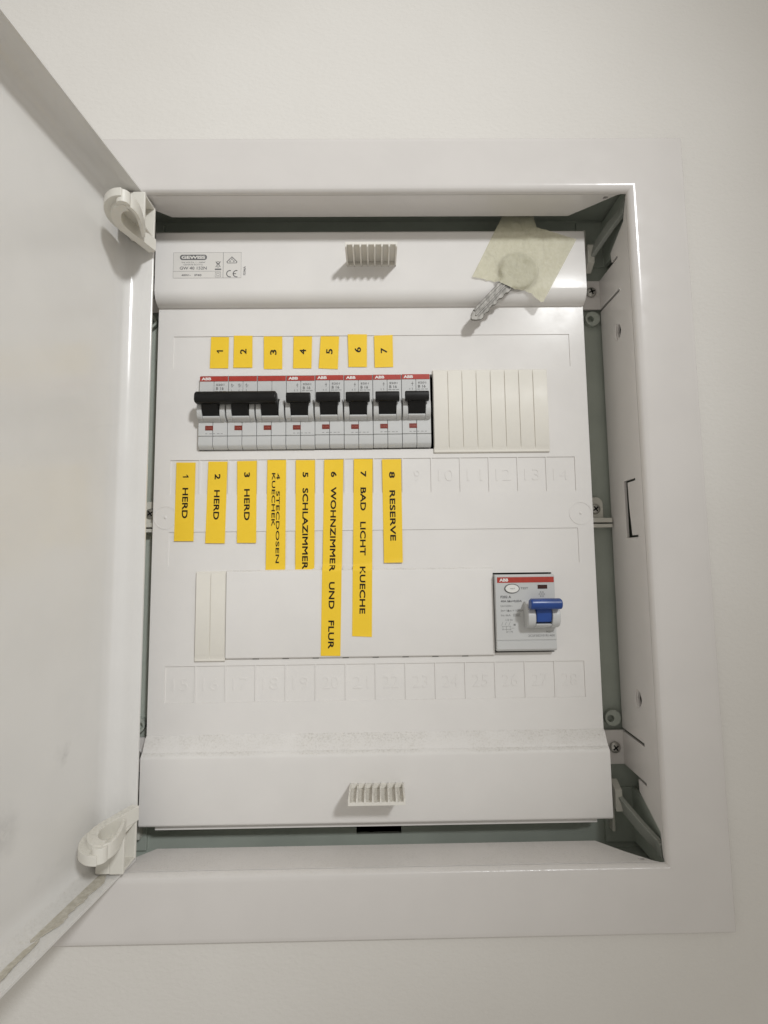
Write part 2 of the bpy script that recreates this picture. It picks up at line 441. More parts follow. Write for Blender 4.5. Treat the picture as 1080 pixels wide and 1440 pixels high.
xs = sorted(set([-PX, PX, -122.5, 122.5, -105.3, 105.3] + [round(-122.5+17.5*i+d, 3) for i in range(1, 14) for d in (-.35, .35)]))
zs = [95.4, 77.4, 57.0, 52.2, 5.6, 0, -20.9, -43.4, -63.9, -69.8, -116.4, -121.7, -142.4, -160.4]
def depth(x, z):
    if abs(x) < 105.3 and (5.6 < z < 52.2 or -116.4 < z < -69.8): return None
    if abs(x) < 122.5:
        if 57 < z < 77.4 or -63.9 < z < -43.4: return .45
        if -20.9 < z < 0 or -142.4 < z < -121.7:
            k = (x+122.5) % 17.5
            return .05 if (k < .36 or k > 17.14) and 1 < x+122.5 < 244 else .55
    return 0
def stepped(mb, xs, zs, depth, y0, yback):
    nx, nz = len(xs)-1, len(zs)-1
    D = [[depth((xs[i]+xs[i+1])/2, (zs[j]+zs[j+1])/2) for j in range(nz)] for i in range(nx)]
    def g(i, j): return D[i][j] if 0 <= i < nx and 0 <= j < nz else None
    for i in range(nx):
        for j in range(nz):
            d = D[i][j]
            if d is not None:
                y = y0+d
                mb.add([(xs[i], y, zs[j]), (xs[i+1], y, zs[j]), (xs[i+1], y, zs[j+1]), (xs[i], y, zs[j+1])], [(0, 1, 2, 3)])
    def yy(d): return yback if d is None else y0+d
    for i in range(nx+1):
        for j in range(nz):
            a, b = g(i-1, j), g(i, j)
            if a != b: mb.add([(xs[i], yy(a), zs[j]), (xs[i], yy(b), zs[j]), (xs[i], yy(b), zs[j+1]), (xs[i], yy(a), zs[j+1])], [(0, 1, 2, 3)])
    for i in range(nx):
        for j in range(nz+1):
            a, b = g(i, j-1), g(i, j)
            if a != b: mb.add([(xs[i], yy(a), zs[j]), (xs[i+1], yy(a), zs[j]), (xs[i+1], yy(b), zs[j]), (xs[i], yy(b), zs[j])], [(0, 1, 2, 3)])
stepped(mb, xs, zs, depth, 0, 6)
me = mb.mesh('front_panel', 'panel', BASE[cab.name], 30, recalc=False)
panel = link('front_panel', me, cab)

for i in range(28):
    row, col = divmod(i, 14); x = -122.5+17.5*(col+.5); z = (-10.6 if row == 0 else -132.2)
    t_ = MB(); s_ = str(i+1)
    put_text(t_, s_, x, z, .55, 3.6 if len(s_) == 1 else 9.2, 7.0, 0, -.006, 1.0, relief=.22)
    part('embossed_number', t_, 'panel', panel)
for sx in (1, -1):
    r_ = MB().plate(circ(sx*124.6, -34.6, 7.0, 40), [circ(sx*124.6, -34.6, 6.4, 40)], lambda p, w: (p[0], w, p[1]), -.22, .3)
    part('embossed_ring', r_, 'panel', panel)
    d_ = MB().lathe([(.9, .2), (.8, -.25), (.4, -.5), (.05, -.55)], (sx*124.6, 0, -34.6), n=12)
    part('centre_pip', d_, 'panel', panel)

# pull grips: shelf with eight ribs
def grip(z0, sgn):
    """tongue with eight ribs; sgn +1: ribs hang below the web, -1: ribs stand above it"""
    g_ = MB(); yb = -7.4; yf = -26.0; h = 2.6
    g_.box(-14.9, 14.9, yf, yb, min(z0, z0+sgn*1.1), max(z0, z0+sgn*1.1))
    g_.box(-15.1, 15.1, yf-.8, yf+.1, min(z0-sgn*.5, z0+sgn*1.3), max(z0-sgn*.5, z0+sgn*1.3))
    for k in range(8):
        x = -14.6+k*29.2/7.
        zo = z0-sgn*h
        p = [(yb, z0), (yf-1.0, z0), (yf-.9, zo+sgn*.8), (yf+.4, zo), (yb, zo)]
        g_.prism_x(p, x-.5, x+.5)
    g_.box(-15.0, 15.0, yb-.8, yb, min(z0-sgn*h, z0), max(z0-sgn*h, z0))
    return part('pull_grip', g_, 'grip', panel, .2, 2)
grip(120.6, 1); grip(-188.2, -1)

# blanking plates
def blank(x0, x1, z0, z1, n, y):
    b_ = MB().prism_x([(1.0, z0), (y+.7, z0), (y+.25, z0+.4), (y+.25, z1-.4), (y+.6, z1), (1.0, z1)], x0, x1)
    bo = part('blanking_plate', b_, 'cream', cab, .25, 2)
    wd = (x1-x0-.6)/n
    for k in range(n):
        s_ = MB().prism_x([(y+.4, z0+.5), (y-.05, z0+3.6), (y-.3, z0+4.1), (y-.3, z1-2.6), (y-.1, z1-2.2), (y, z1-.6), (y+.4, z1-.4)],
                          x0+.3+k*wd+(.22 if k else 0), x0+.3+(k+1)*wd-(.22 if k < n-1 else 0))
        part('blanking_slat', s_, 'cream', bo, .12, 1)
blank(36.8, 107.2, 2.9, 54.6, 8, -1.6)
blank(-105.2, -87.6, -119.0, -66.9, 2, -1.6)
# plain white cover of the lower row, with break-off nicks along its edges
cp = [(1, -66.4), (-.9, -66.4), (-1.9, -67.3), (-2.1, -68.2), (-2.1, -116.4), (-1.9, -117.1), (-1.2, -117.6), (1, -117.7)]
cover = part('cover_plate', MB().prism_x(cp, -87.2, 69.8), 'panel', cab, .2, 2)
for k in range(1, 9):
    for z0, z1 in ((-66.39, -66.0), (-118.15, -117.72)):
        part('break_off_nick', MB().box(-87.4+17.5*k-1.8, -87.4+17.5*k+1.8, -.45, .3, z0, z1), 'grey_dark' if z0 < -100 else 'panel', cover)

# ------------------------------------------------------------------ door
DA = 0.0943; ORG = Vector((-142.3, -33.9))
dd = Vector((-math.sin(DA), -math.cos(DA))); dn_ = Vector((math.cos(DA), -math.sin(DA)))
def dmap(u, v, h):
    p = ORG+dd*u+dn_*h; return (p.x, p.y, v)
FL = 15.2
pr = [(.6, -1.8), (.1, -1.3), (0, -.5), (0, FL-.5), (.2, FL), (1.3, FL), (1.6, FL-.4), (1.8, 9.5), (2.3, 6.8), (3.4, 4.4), (5.2, 2.4), (7.6, 1.0), (10.5, .25), (13, .02), (14, 0)]
mb = MB().sweep_rect((-12.6, 280, -216.4, 145.7), pr, dmap, True)
n0 = len(mb.v); mb.v += [dmap(u, v, -1.8) for u, v in ((-12, -215.8), (279.4, -215.8), (279.4, 145.1), (-12, 145.1))]; mb.f.append((n0, n0+1, n0+2, n0+3))
door = part('door', mb, 'door', cab, smooth=40)
def smooth_path(P, k):
    out = []
    for i in range(len(P)-1):
        p0, p1, p2, p3 = P[max(i-1, 0)], P[i], P[i+1], P[min(i+2, len(P)-1)]
        for j in range(k):
            t = j/k
            out.append(tuple(.5*(2*b+(c-a)*t+(2*a-5*b+4*c-d)*t*t+(-a+3*b-3*c+d)*t**3) for a, b, c, d in zip(p0, p1, p2, p3)))
    return out+[P[-1]]
# hinges: U-shaped swan-neck arm plus ribbed block
def hinge(s):
    zc = -35.4
    def Z(z): return z if s > 0 else 2*zc-z
    path = [(-126.6, -26.5), (-130.4, -38), (-133.4, -47.5), (-133.6, -54.5), (-130.8, -61.5), (-126.2, -65.6), (-122.6, -66.2)]
    ret = [(-122.6, -66.2), (-120.6, -63.8), (-120.2, -58.5), (-121.6, -51), (-123.6, -44), (-124.6, -40.6)]
    path = smooth_path(path, 5); ret = smooth_path(ret, 5)
    h_ = MB(); outer, inner = [], []
    for i in range(len(path)):
        a = Vector(path[max(i-1, 0)]); b = Vector(path[min(i+1, len(path)-1)]); d = (b-a).normalized()
        outer.append((path[i][0]+d.y*2.2, path[i][1]-d.x*2.2)); inner.append((path[i][0]-d.y*1.3, path[i][1]+d.x*1.3))
    h_.tube([(x, y, Z(119.6)) for x, y in inner], 4.8, 7.2)
    h_.tube([(x, y, Z(121.0)) for x, y in outer], 4.4, 4.4)
    h_.prism_z(circ(-123.4, -66.6, 3.3, 20), Z(116.4), Z(123.0))
    h_.tube([(x, y, Z(119.6)) for x, y in ret], 1.8, 7.0)
    h_.prism_z(path+ret[1:], Z(122.6), Z(123.2))
    part('hinge_arm', h_, 'hinge', door, .8, 3, smooth=50)
    b_ = MB()
    def bx(x0, x1, y0, y1, z0, z1): b_.box(x0, x1, y0, y1, min(Z(z0), Z(z1)), max(Z(z0), Z(z1)))
    bx(-138, -131, -41.2, -26, 123, 142.4)
    bx(-131.2, -124.2, -41.3, -39.4, 122.8, 142.5)
    bx(-131.2, -124.4, -28, -26.2, 123.2, 142.2)
    bx(-131.2, -124.6, -39.6, -27.8, 141.0, 142.3)
    bx(-131.2, -124.6, -39.6, -27.8, 123.1, 124.4)
    part('hinge_block', b_, 'hinge', door, .5, 2)
hinge(1); hinge(-1)
# dried grime on the bottom flange of the door
random.seed(11)
def grime(u0, u1, mid0, mid1, hw, seed, n=60):
    a_, b_ = [], []
    for i in range(n+1):
        f = i/n; u = u0+(u1-u0)*f; e = min(1, 6*f, 6*(1-f))**.6
        m0 = mid0+(mid1-mid0)*f
        k1 = mnoise.noise((u*.12, seed, 0))+.45*mnoise.noise((u*.6, seed, 3)); k2 = mnoise.noise((u*.15, seed, 9))+.45*mnoise.noise((u*.7, seed, 5))
        a_.append((u, m0+max(.1, (hw+hw*.55*k1)*e))); b_.append((u, m0-max(.1, (hw+hw*.5*k2)*e)))
    return MB().prism(a_+b_[::-1], -214.3, -213.9, lambda p, w: dmap(p[0], w, p[1]))
part('grime_patch', grime(3, 52, 8.2, 7.2, 3.4, 2.3), 'grime', door)
part('grime_patch', grime(50, 96, 9.5, 8.6, 1.5, 7.7), 'grime', door)

# ------------------------------------------------------------------ circuit breakers
def pole_parts(rt, x0, handle=True):
    """one 17.5 mm pole: returns body mesh builder parts appended to the given root"""
    y, z = BASE[rt.name][1], 0
    b_ = MB()
    def prof(z0, z1): pass
    body = [(20, 51), (-2.6, 51), (-3, 50.6), (-3.2, 41), (-3.6, 36), (-4, 30), (-4, 13.9), (-3.3, 13.8), (-3.3, 13.45), (-4, 13.35), (-4, 8.6), (-3.6, 7.6), (-1.6, 6), (20, 6)]
    for a, c in ((.12, 8.62), (8.86, 17.38)): b_.prism_x(body, x0+a, x0+c)
    b_.box(x0+8.5, x0+9, -2.6, 19, 7.5, 50.5)
    bo = part('body', b_, 'grey', rt, .18, 1)
    # curved shoulders either side of the toggle and the cradle below it
    s_ = MB()
    sh = [(-3, 36.4), (-5.4, 35.4), (-7.6, 33.6), (-8.8, 31), (-9.1, 28), (-8.5, 25.4), (-7, 23.4), (-3.5, 22.2)]
    for a, c in ((.35, 3.5), (13.9, 17.05)): s_.prism_x(sh, x0+a, x0+c)
    s_.prism_x([(-3.5, 24.6), (-7.4, 25.2), (-7.9, 24.4), (-6.8, 23.3), (-3.5, 22.2)], x0+3.5, x0+13.9)
    part('toggle_cradle', s_, 'grey', rt, .45, 3, smooth=60)
    r_ = MB().box(x0+.3, x0+17.2, -3.3, -2.5, 47.7, 50.85)
    part('red_stripe', r_, 'red', rt, .08, 1)
    w_i = MB().box(x0+4.3, x0+8.9, -4.18, -3.5, 17.2, 20.0)
    wo = part('indicator_window', w_i, 'window', rt)
    part('lettering', put_text(MB(), 'I-ON', x0+6.6, 18.6, -4.22, 3.2, 1.0), 'win_text', wo)
    # toggle recess + lever
    k_ = MB()
    k_.box(x0+3.55, x0+13.85, -5, -2.8, 24.3, 36.2)
    lev = [(-4, 24.8), (-7.6, 25.4), (-9.4, 27.6), (-11.2, 31.2), (-13.4, 33), (-14, 35.6), (-13.2, 37.3), (-10.8, 37.6), (-8.6, 35), (-4, 35.6)]
    k_.prism_x(lev, x0+3.75, x0+13.65)
    if handle: k_.prism_x([(-10.4, 31.4), (-13.3, 31.7), (-14.3, 34.6), (-13.6, 37.1), (-11.2, 37.6), (-9.6, 36.2)], x0+1.55, x0+15.75)
    part('toggle', k_, 'black', rt, .6, 3, smooth=50)
    return bo
def pole_print(rt, x0, logo=True, full=True, symbol=True):
    t_ = MB()
    if logo: part('logo_lettering', put_text(MB(), 'ABB', x0+4.2, 49.25, -3.36, 5.8, 1.75, 0, .045, 1.0), 'white_print', rt)
    if full:
        put_text(t_, 'S201', x0+12.6, 45.6, -3.3, 4.9, 1.15, 0, .01)
        put_text(t_, 'B 16', x0+12.4, 43.3, -3.34, 4.6, 1.75, 0, .02)
        for k in range(3): t_.box(x0+9.6+2.3*k, x0+11.4+2.3*k, -3.36, -3.3, 41.4, 41.65)
    if symbol:
        t_.box(x0+6.6, x0+6.8, -3.36, -3.3, 43.6, 46.2); t_.box(x0+6.1, x0+7.3, -3.36, -3.3, 45.0, 45.2)
        t_.box(x0+6.6, x0+6.8, -3.42, -3.34, 41.2, 42.4); t_.box(x0+5.0, x0+5.2, -3.42, -3.34, 41.2, 42.2)
    part('lettering', t_, 'print_soft', rt)
    if full:
        q_ = MB()
        for k in range(5): q_.box(x0+4.4+k*2.3, x0+5.6+k*2.3+(.4 if k % 2 else 0), -4.06, -3.98, 15.0, 15.3)
        part('type_number', q_, 'print_soft', rt)

triple = root('circuit_breaker', (-105, 0, 6), 'three-pole circuit breaker with one long black handle joining its toggles', 'circuit breaker', 'circuit breakers in the upper row')
for k in range(3):
    pole_parts(triple, -105+17.5*k, False)
pole_print(triple, -105, True, True, False)
t_ = MB()
for k in range(3):
    xx = -105+17.5+2+k*4.4
    t_.box(xx, xx+.2, -3.36, -3.3, 43.8, 46.4); t_.box(xx-.5, xx+.7, -3.36, -3.3, 45.4, 45.6); t_.box(xx, xx+.2, -3.42, -3.34, 41.2, 42.6)
    t_.prism_y([(xx+.3, 44.2), (xx+1.3, 45.6), (xx+1.45, 45.5), (xx+.45, 44.1)], -3.36, -3.3)
part('lettering', t_, 'print_soft', triple)
b_ = MB().prism_x([(-10.0, 31.0), (-14.6, 31.2), (-15.6, 33), (-15.4, 36.4), (-13.8, 38.2), (-11.2, 38.3), (-9.4, 37)], -104.2, -56.6)
part('tie_bar', b_, 'black', triple, 1.1, 4, smooth=60)
order = ['first', 'second', 'third', 'fourth', 'last']
lab = ['single-pole breaker directly right of the joined three-pole breaker', 'second single-pole breaker from the three-pole one, under yellow tag 5',
       'middle one of the five single-pole breakers, under yellow tag 6', 'single-pole breaker second from the cream blanking plate, under yellow tag 7',
       'rightmost single-pole breaker, beside the dark gap at the cream blanking plate']
first = root('circuit_breaker', (-52.5, 0, 6), lab[0], 'circuit breaker', 'circuit breakers in the upper row')
pole_parts(first, -52.5); pole_print(first, -52.5)
for k in range(1, 5):
    c = first.copy(); scene.collection.objects.link(c); BASE[c.name] = BASE[first.name]
    c.location.x = (-52.5+17.5*k)*MM; c.location.z = (6+[0, .25, .15, .3, .45][k])*MM; c['label'] = lab[k]
    for ch in first.children:
        d = ch.copy(); scene.collection.objects.link(d); d.parent = c
        for g in ch.children:
            e = g.copy(); scene.collection.objects.link(e); e.parent = d

# ------------------------------------------------------------------ residual-current device
rcd = root('residual_current_switch', (70, 0, -116), 'grey residual-current switch with blue toggle in the lower row', 'safety switch')
RF = -6.0
mb = MB().prism_x([(20, -70.8), (RF+.6, -70.8), (RF, -71.4), (RF, -108.4), (RF+.6, -108.6), (RF+.6, -109), (RF, -109.2), (RF, -113.6), (RF+1.2, -114.8), (20, -115.2)], 70.3, 105.0)
part('body', mb, 'grey', rcd, .2, 2)
part('red_stripe', MB().box(71.4, 104.6, RF-.15, RF+.3, -75.5, -72.3), 'red', rcd)
part('logo_lettering', put_text(MB(), 'ABB', 75.3, -73.9, RF-.2, 5.2, 1.8, 0, .045), 'white_print', rcd)
bt = part('test_button', MB().lathe([(1, .6)], (0, 0, 0)) if False else MB().plate(circ(79.9, -78.9, 3.9, 28, 2.3), [], lambda p, w: (p[0], w, p[1]), RF-.9, RF+.2), 'button', rcd, .35, 3)
part('button_surround', MB().plate(circ(79.9, -78.9, 4.5, 28, 2.8), [circ(79.9, -78.9, 3.95, 28, 2.35)], lambda p, w: (p[0], w, p[1]), RF-.3, RF+.2), 'grey_dark', rcd)
part('lettering', put_text(MB(), 'TEST', 80.0, -78.9, RF-.95, 3.2, .7), 'print_soft', bt)
part('indicator_window', MB().box(95.0, 100.6, RF-.12, RF+.3, -79.2, -76.9), 'window_dark', rcd)
t_ = MB(); Y = RF-.06
put_text(t_, 'TEST', 87.2, -78.8, Y, 4.4, 1.2)
put_text(t_, 'F202 A', 76.2, -83.7, Y, 6.2, 1.5, 0, .03)
put_text(t_, '40A IΔn=0,03A', 79.3, -86.2, Y, 12.4, 1.5, 0, .025)
part('lettering', t_, 'print', rcd)
t_ = MB()
put_text(t_, 'Un=230V~', 76.6, -88.9, Y, 7.2, 1.1)
put_text(t_, 'Im= IΔm = 1000A', 79.6, -91.5, Y, 13.0, 1.3)
put_text(t_, 'Inc 6kA', 75.9, -94.2, Y, 5.6, 1.1)
t_.box(80.2, 84.6, Y, Y+.05, -93.6, -93.45); t_.box(80.2, 84.6, Y, Y+.05, -94.9, -94.75); t_.box(80.2, 80.35, Y, Y+.05, -94.75, -93.6)
put_text(t_, '10000', 82.4, -94.2, Y, 3.4, .8)
put_text(t_, '1/2 N', 77.6, -96.9, Y, 3.8, 1.0); put_text(t_, '2/1 N', 77.6, -103.6, Y, 3.8, 1.0)
for k, xx in enumerate((74.0, 76.0, 78.2)):                    # wiring diagram
    t_.prism_y([(xx, -98), (xx+.15, -98), (xx-.75, -100), (xx-.9, -100)], Y, Y+.05)
    t_.box(xx-.1, xx+.05, Y, Y+.05, -102.8, -100.4)
t_.box(73.4, 78.8, Y, Y+.05, -100.6, -100.45); t_.box(73.4, 78.8, Y, Y+.05, -102.4, -102.25)
t_.box(80.2, 81.4, Y, Y+.05, -100.2, -99.2); t_.box(78.8, 80.6, Y, Y+.05, -101.7, -101.55)
put_text(t_, 'N2132', 101.4, -103.8, Y, 4.6, 1.1)
put_text(t_, '2CSF202101R1400', 96.2, -106.0, Y, 15.4, 1.25)
part('lettering', t_, 'print_soft', rcd)
t_ = MB()
for k in range(7):
    a = math.radians(60*k); q = (97.3, -82.3) if k == 6 else (97.3+1.35*math.cos(a), -82.3+1.35*math.sin(a))
    t_.plate(circ(q[0], q[1], .48, 10), [circ(q[0], q[1], .27, 10)], lambda p, w: (p[0], w, p[1]), Y, Y+.05)
part('frost_symbol', t_, 'print_soft', rcd)
# toggle cradle and blue lever
sh = [(RF+.3, -86.2), (RF-3, -86.6), (RF-6.2, -88.4), (RF-8.4, -91), (RF-9.4, -94), (RF-9.2, -97), (RF-7.4, -99.6), (RF-4.2, -101), (RF+.3, -101.4)]
s_ = MB().prism_x(sh, 86.4, 91.0).prism_x(sh, 100.2, 104.9)
s_.prism_x([(RF, -97.6), (RF-8.2, -98.6), (RF-7.4, -99.6), (RF-4.2, -101), (RF, -101.4)], 91.0, 100.2)
part('toggle_cradle', s_, 'grey', rcd, .7, 3, smooth=60)
k_ = MB().prism_x([(RF, -88), (RF-8.5, -87.6), (RF-9.5, -90.5), (RF-9.2, -94), (RF-8.2, -97.6), (RF, -98.2)], 91.2, 100.0)
k_.prism_x([(RF-7.5, -90.2), (RF-13.2, -90.0), (RF-14.6, -88.6), (RF-14.9, -86.2), (RF-13.8, -84.6), (RF-11.2, -84.0), (RF-8.2, -85)], 86.9, 104.6)
part('toggle', k_, 'blue', rcd, 1.0, 4, smooth=50)

# ------------------------------------------------------------------ yellow label strips
def strip(corners, label, words, group, digits=False, cover=False):
    """corners TL,TR,BR,BL in (x,z); follows the panel steps; words = [(text, cx offset, z_top, z_bottom, cap)]"""
    TL, TR, BR, BL = corners
    ztop = (TL[1]+TR[1])/2; zbot = (BL[1]+BR[1])/2
    cx = (TL[0]+TR[0]+BL[0]+BR[0])/4; loc = (cx, 0, zbot)
    N = max(6, int((ztop-zbot)/1.2))
    def yat(z):                     # sheet spans recess steps and rides up on the cover plate
        y = -.22
        if z < -64.5: y = -.22-max(0, min(1, (-64.0-z)/2.6))*2.08
        return y
    lift = 0.5 if (not cover and zbot < -60) else 0.12
    mb_ = MB(); rows = []
    for i in range(N+1):
        f = i/N; l = [TL[k]+(BL[k]-TL[k])*f for k in (0, 1)]; r = [TR[k]+(BR[k]-TR[k])*f for k in (0, 1)]
        row = []
        for j in range(5):
            g = j/4; x = l[0]+(r[0]-l[0])*g; z = l[1]+(r[1]-l[1])*g
            y = yat(z) if (cover or zbot > -66) else -.22
            y -= .05*mnoise.noise((x*.35, z*.22, cx))+.04
            if i >= N-2: y -= lift*((i-N+3)/3.0)**2*(.5+.5*g)
            if i <= 1: y -= .1*(1-i*.5)*(1-g)
            row.append((x, y, z))
        rows.append(row)
    vs = [p for row in rows for p in row]; n = len(vs)
    fs = [(i*5+j, i*5+j+1, (i+1)*5+j+1, (i+1)*5+j) for i in range(N) for j in range(4)]
    be = [(i*5, (i+1)*5) for i in range(N)]+[(i*5+4, (i+1)*5+4) for i in range(N)]+[(j, j+1) for j in range(4)]+[(N*5+j, N*5+j+1) for j in range(4)]
    mb_.add(vs+[(x, y+.12, z) for x, y, z in vs], fs+[tuple(q+n for q in reversed(f)) for f in fs]+[(a, b, b+n, a+n) for a, b in be])
    o = thing('label_strip', mb_, 'yellow', loc, label, 'label', group, smooth=60)
    t_ = MB()
    for (s, dx, z0, z1, cap) in words:
        zc = (z0+z1)/2; f = (ztop-zc)/(ztop-zbot)
        mx = (TL[0]+TR[0])/2*(1-f)+(BL[0]+BR[0])/2*f
        tilt = math.degrees(math.atan2((BL[0]+BR[0])/2-(TL[0]+TR[0])/2, ztop-zbot))
        q = MB()
        if digits: put_text(q, s, mx+dx, zc, 0, 1.9 if s == '1' else 3.3, cap, 90+tilt, 0, heavy=0 if s == '1' else .1)
        else: put_text(q, s, mx+dx, zc, 0, abs(z0-z1), cap, -90+tilt, 0, heavy=0 if s == '1' else (.125 if cap > 2.6 else .06))
        q.v = [(x, y+(yat(z) if (cover or zbot > -66) else -.22)-.13-.05*mnoise.noise((x*.35, z*.22, cx)), z) for x, y, z in q.v]
        # densify is not needed: letters are small against the strip's gentle bend
        t_.add(q.v, q.f)
    part('lettering', t_, 'ink', o)
    return o
U = [[(-99.4, 76.9), (-88.4, 76.8), (-88.6, 56.9), (-99.9, 57.0)], [(-85.4, 77.7), (-74.0, 77.6), (-73.8, 57.2), (-85.5, 57.3)],
     [(-67.0, 77.1), (-55.6, 77.0), (-55.5, 56.2), (-66.8, 56.3)], [(-48.6, 77.0), (-37.2, 76.9), (-37.6, 56.5), (-48.9, 56.6)],
     [(-31.9, 76.9), (-20.5, 76.8), (-21.4, 55.9), (-33.2, 56.5)], [(-15.2, 78.1), (-3.3, 78.0), (-3.5, 57.1), (-14.8, 57.2)],
     [(1.1, 77.1), (12.6, 77.5), (12.7, 57.0), (1.3, 56.7)]]
dz = [(66.2, 68.7), (65.7, 69.3), (65.0, 68.7), (65.4, 68.9), (65.4, 68.9), (66.2, 70.0), (65.8, 69.2)]
TAGS = ['short yellow tag with a sideways 1, leftmost of the row above the breakers',
        'short yellow tag with a sideways 2, close beside the leftmost one',
        'short yellow tag with a sideways 3, above the end of the joined handle',
        'short yellow tag with a sideways 4, in the middle of its row',
        'short yellow tag with a sideways 5, leaning a little, right of the middle tag',
        'short yellow tag with a sideways 6, stuck slightly higher than its neighbours',
        'short yellow tag with a sideways 7, rightmost of the row above the breakers']
for i, cs in enumerate(U):
    strip(cs, TAGS[i], [(str(i+1), .2, dz[i][1], dz[i][0], 3.9)], 'short yellow number tags', True)
L = [
 ([(-118.8, -1.4), (-107.3, -1.5), (-107.5, -48.9), (-119.1, -48.8)], '1   HERD', -8.9, -35.2),
 ([(-99.6, -1.0), (-88.1, -1.1), (-89.0, -50.4), (-100.6, -50.2)], '2   HERD', -8.6, -36.2),
 ([(-82.3, -.9), (-70.5, -.8), (-70.4, -50.4), (-81.8, -50.2)], '3   HERD', -7.8, -36.8),
 ([(-64.1, -.4), (-52.8, -.5), (-53.0, -67.0), (-64.6, -66.6)], None, 0, 0),
 ([(-47.0, -.6), (-35.4, -.7), (-35.8, -68.3), (-47.1, -67.7)], '5   SCHLAZIMMER', -8.0, -66.3),
 ([(-29.8, -.6), (-18.2, -.4), (-20.4, -116.6), (-31.8, -116.4)], '6   WOHNZIMMER   UND   FLUR', -7.9, -112.4),
 ([(-11.9, -.3), (-.5, -.4), (-2.0, -106.0), (-13.5, -105.4)], '7   BAD   LICHT   KUECHE', -7.7, -92.6),
 ([(5.1, -.7), (16.7, -.6), (16.8, -63.0), (5.6, -63.1)], '8   RESERVE', -8.3, -50.0)]
for i, (cs, s, z0, z1) in enumerate(L):
    if s is None: words = [('4   STECDOSEN', 1.0, -8.6, -62.5, 2.1), ('KUECHEK', -1.75, -8.4, -40.6, 2.1)]; nm = '4 STECDOSEN KUECHEK in two lines'
    elif i == 0: words = [('1', .1, -8.9, -10.6, 3.4), ('HERD', .1, -16.9, -35.2, 3.4)]; nm = s
    else: words = [(s, .1, z0, z1, 3.4)]; nm = s.replace('   ', ' ')
    strip(cs, ['leftmost yellow strip below the breakers, lettered 1 HERD', 'yellow strip lettered 2 HERD, second from the left below the breakers', 'yellow strip lettered 3 HERD, third from the left below the breakers',
               'yellow strip with two overlapping lines of small letters, STECDOSEN and KUECHEK', 'yellow strip lettered 5 SCHLAZIMMER', 'longest yellow strip, lettered 6 WOHNZIMMER UND FLUR',
               'long yellow strip lettered 7 BAD LICHT KUECHE', 'rightmost yellow strip, lettered 8 RESERVE'][i], words, 'yellow name strips below the breakers', False, i in (5, 6))

# ------------------------------------------------------------------ maker's sticker on the top band
loc = (-100, -7.5, 111)
st = thing('rating_sticker', MB().box(-121.0, -79.6, -7.58, -7.4, 111.0, 127.4), 'film', loc, 'small printed rating sticker at the left of the top band', 'sticker')
t_ = MB(); Y = -7.62
def hl(x0, x1, z0, z1): t_.box(x0, x1, Y, Y+.04, z0, z1)
part('logo_plate', MB().prism_y(rrect(-117.0, -100.6, 122.6, 126.0, 1.5), Y, Y+.04), 'print', st)
part('logo_lettering', put_text(MB(), 'GEWISS', -108.8, 124.3, Y-.05, 14.6, 2.1, 0, .05), 'film', st)
for s, x, z, w, h, b in (('VIA VOLTA, 1 - 24069', -108.9, 121.0, 14.6, .95, .0), ('CENATE SOTTO', -108.9, 119.6, 11.5, .9, .0), ('GW 40 152N', -108.8, 117.4, 16.4, 1.9, .012),
                         ('400V~', -113.0, 112.9, 5.8, 1.2, .02), ('IP40', -105.8, 112.9, 4.2, 1.3, .02)):
    put_text(t_, s, x, z, Y, w, h, 0, b)
for args in ((-121, -79.6, 127.3, 127.4), (-121, -79.6, 111, 111.1), (-121, -120.9, 111, 127.4), (-79.7, -79.6, 111, 127.4), (-90.7, -90.5, 111, 127.4), (-121, -92, 115.3, 115.42)): hl(*args)
hl(-95.6, -91.8, 116.2, 117.0)                                         # bin symbol
for a, b in (((-95.2, 121.6), (-92.2, 118)), ((-92.2, 121.6), (-95.2, 118))):
    dx, dz_ = b[0]-a[0], b[1]-a[1]; n_ = math.hypot(dx, dz_); px, pz = -dz_/n_*.14, dx/n_*.14
    t_.prism_y([(a[0]+px, a[1]+pz), (b[0]+px, b[1]+pz), (b[0]-px, b[1]-pz), (a[0]-px, a[1]-pz)], Y, Y+.04)
t_.plate(circ(-93.7, 120.9, 1.2, 14, .7), [circ(-93.7, 120.9, .9, 14, .42)], lambda p, w: (p[0], w, p[1]), Y, Y+.04)
t_.plate([(-94.6, 120.4), (-92.8, 120.4), (-93.1, 117.8), (-94.3, 117.8)], [[(-94.35, 120.2), (-93.05, 120.2), (-93.3, 118.05), (-94.1, 118.05)]], lambda p, w: (p[0], w, p[1]), Y, Y+.04)
for q in (0, .85): t_.plate([(-95.4+q, 114.8-q), (-92+q*-1, 114.8-q), (-92-q, 111.6+q), (-95.4+q, 111.6+q)], [[(-95.25+q, 114.65-q), (-92.15-q, 114.65-q), (-92.15-q, 111.75+q), (-95.25+q, 111.75+q)]], lambda p, w: (p[0], w, p[1]), Y, Y+.04)
# approval triangle
t_.plate([(-88.2, 120.4), (-82.4, 120.4), (-82.0, 121.4), (-85.3, 124.8), (-88.6, 121.4)], [[(-87.9, 120.75), (-82.7, 120.75), (-82.5, 121.3), (-85.3, 124.2), (-88.1, 121.3)]], lambda p, w: (p[0], w, p[1]), Y, Y+.04)
for xx, zz_ in ((-86.4, 121.7), (-84.2, 121.7), (-85.3, 123.0)): t_.plate(circ(xx, zz_, .55, 10), [circ(xx, zz_, .3, 10)], lambda p, w: (p[0], w, p[1]), Y, Y+.04)
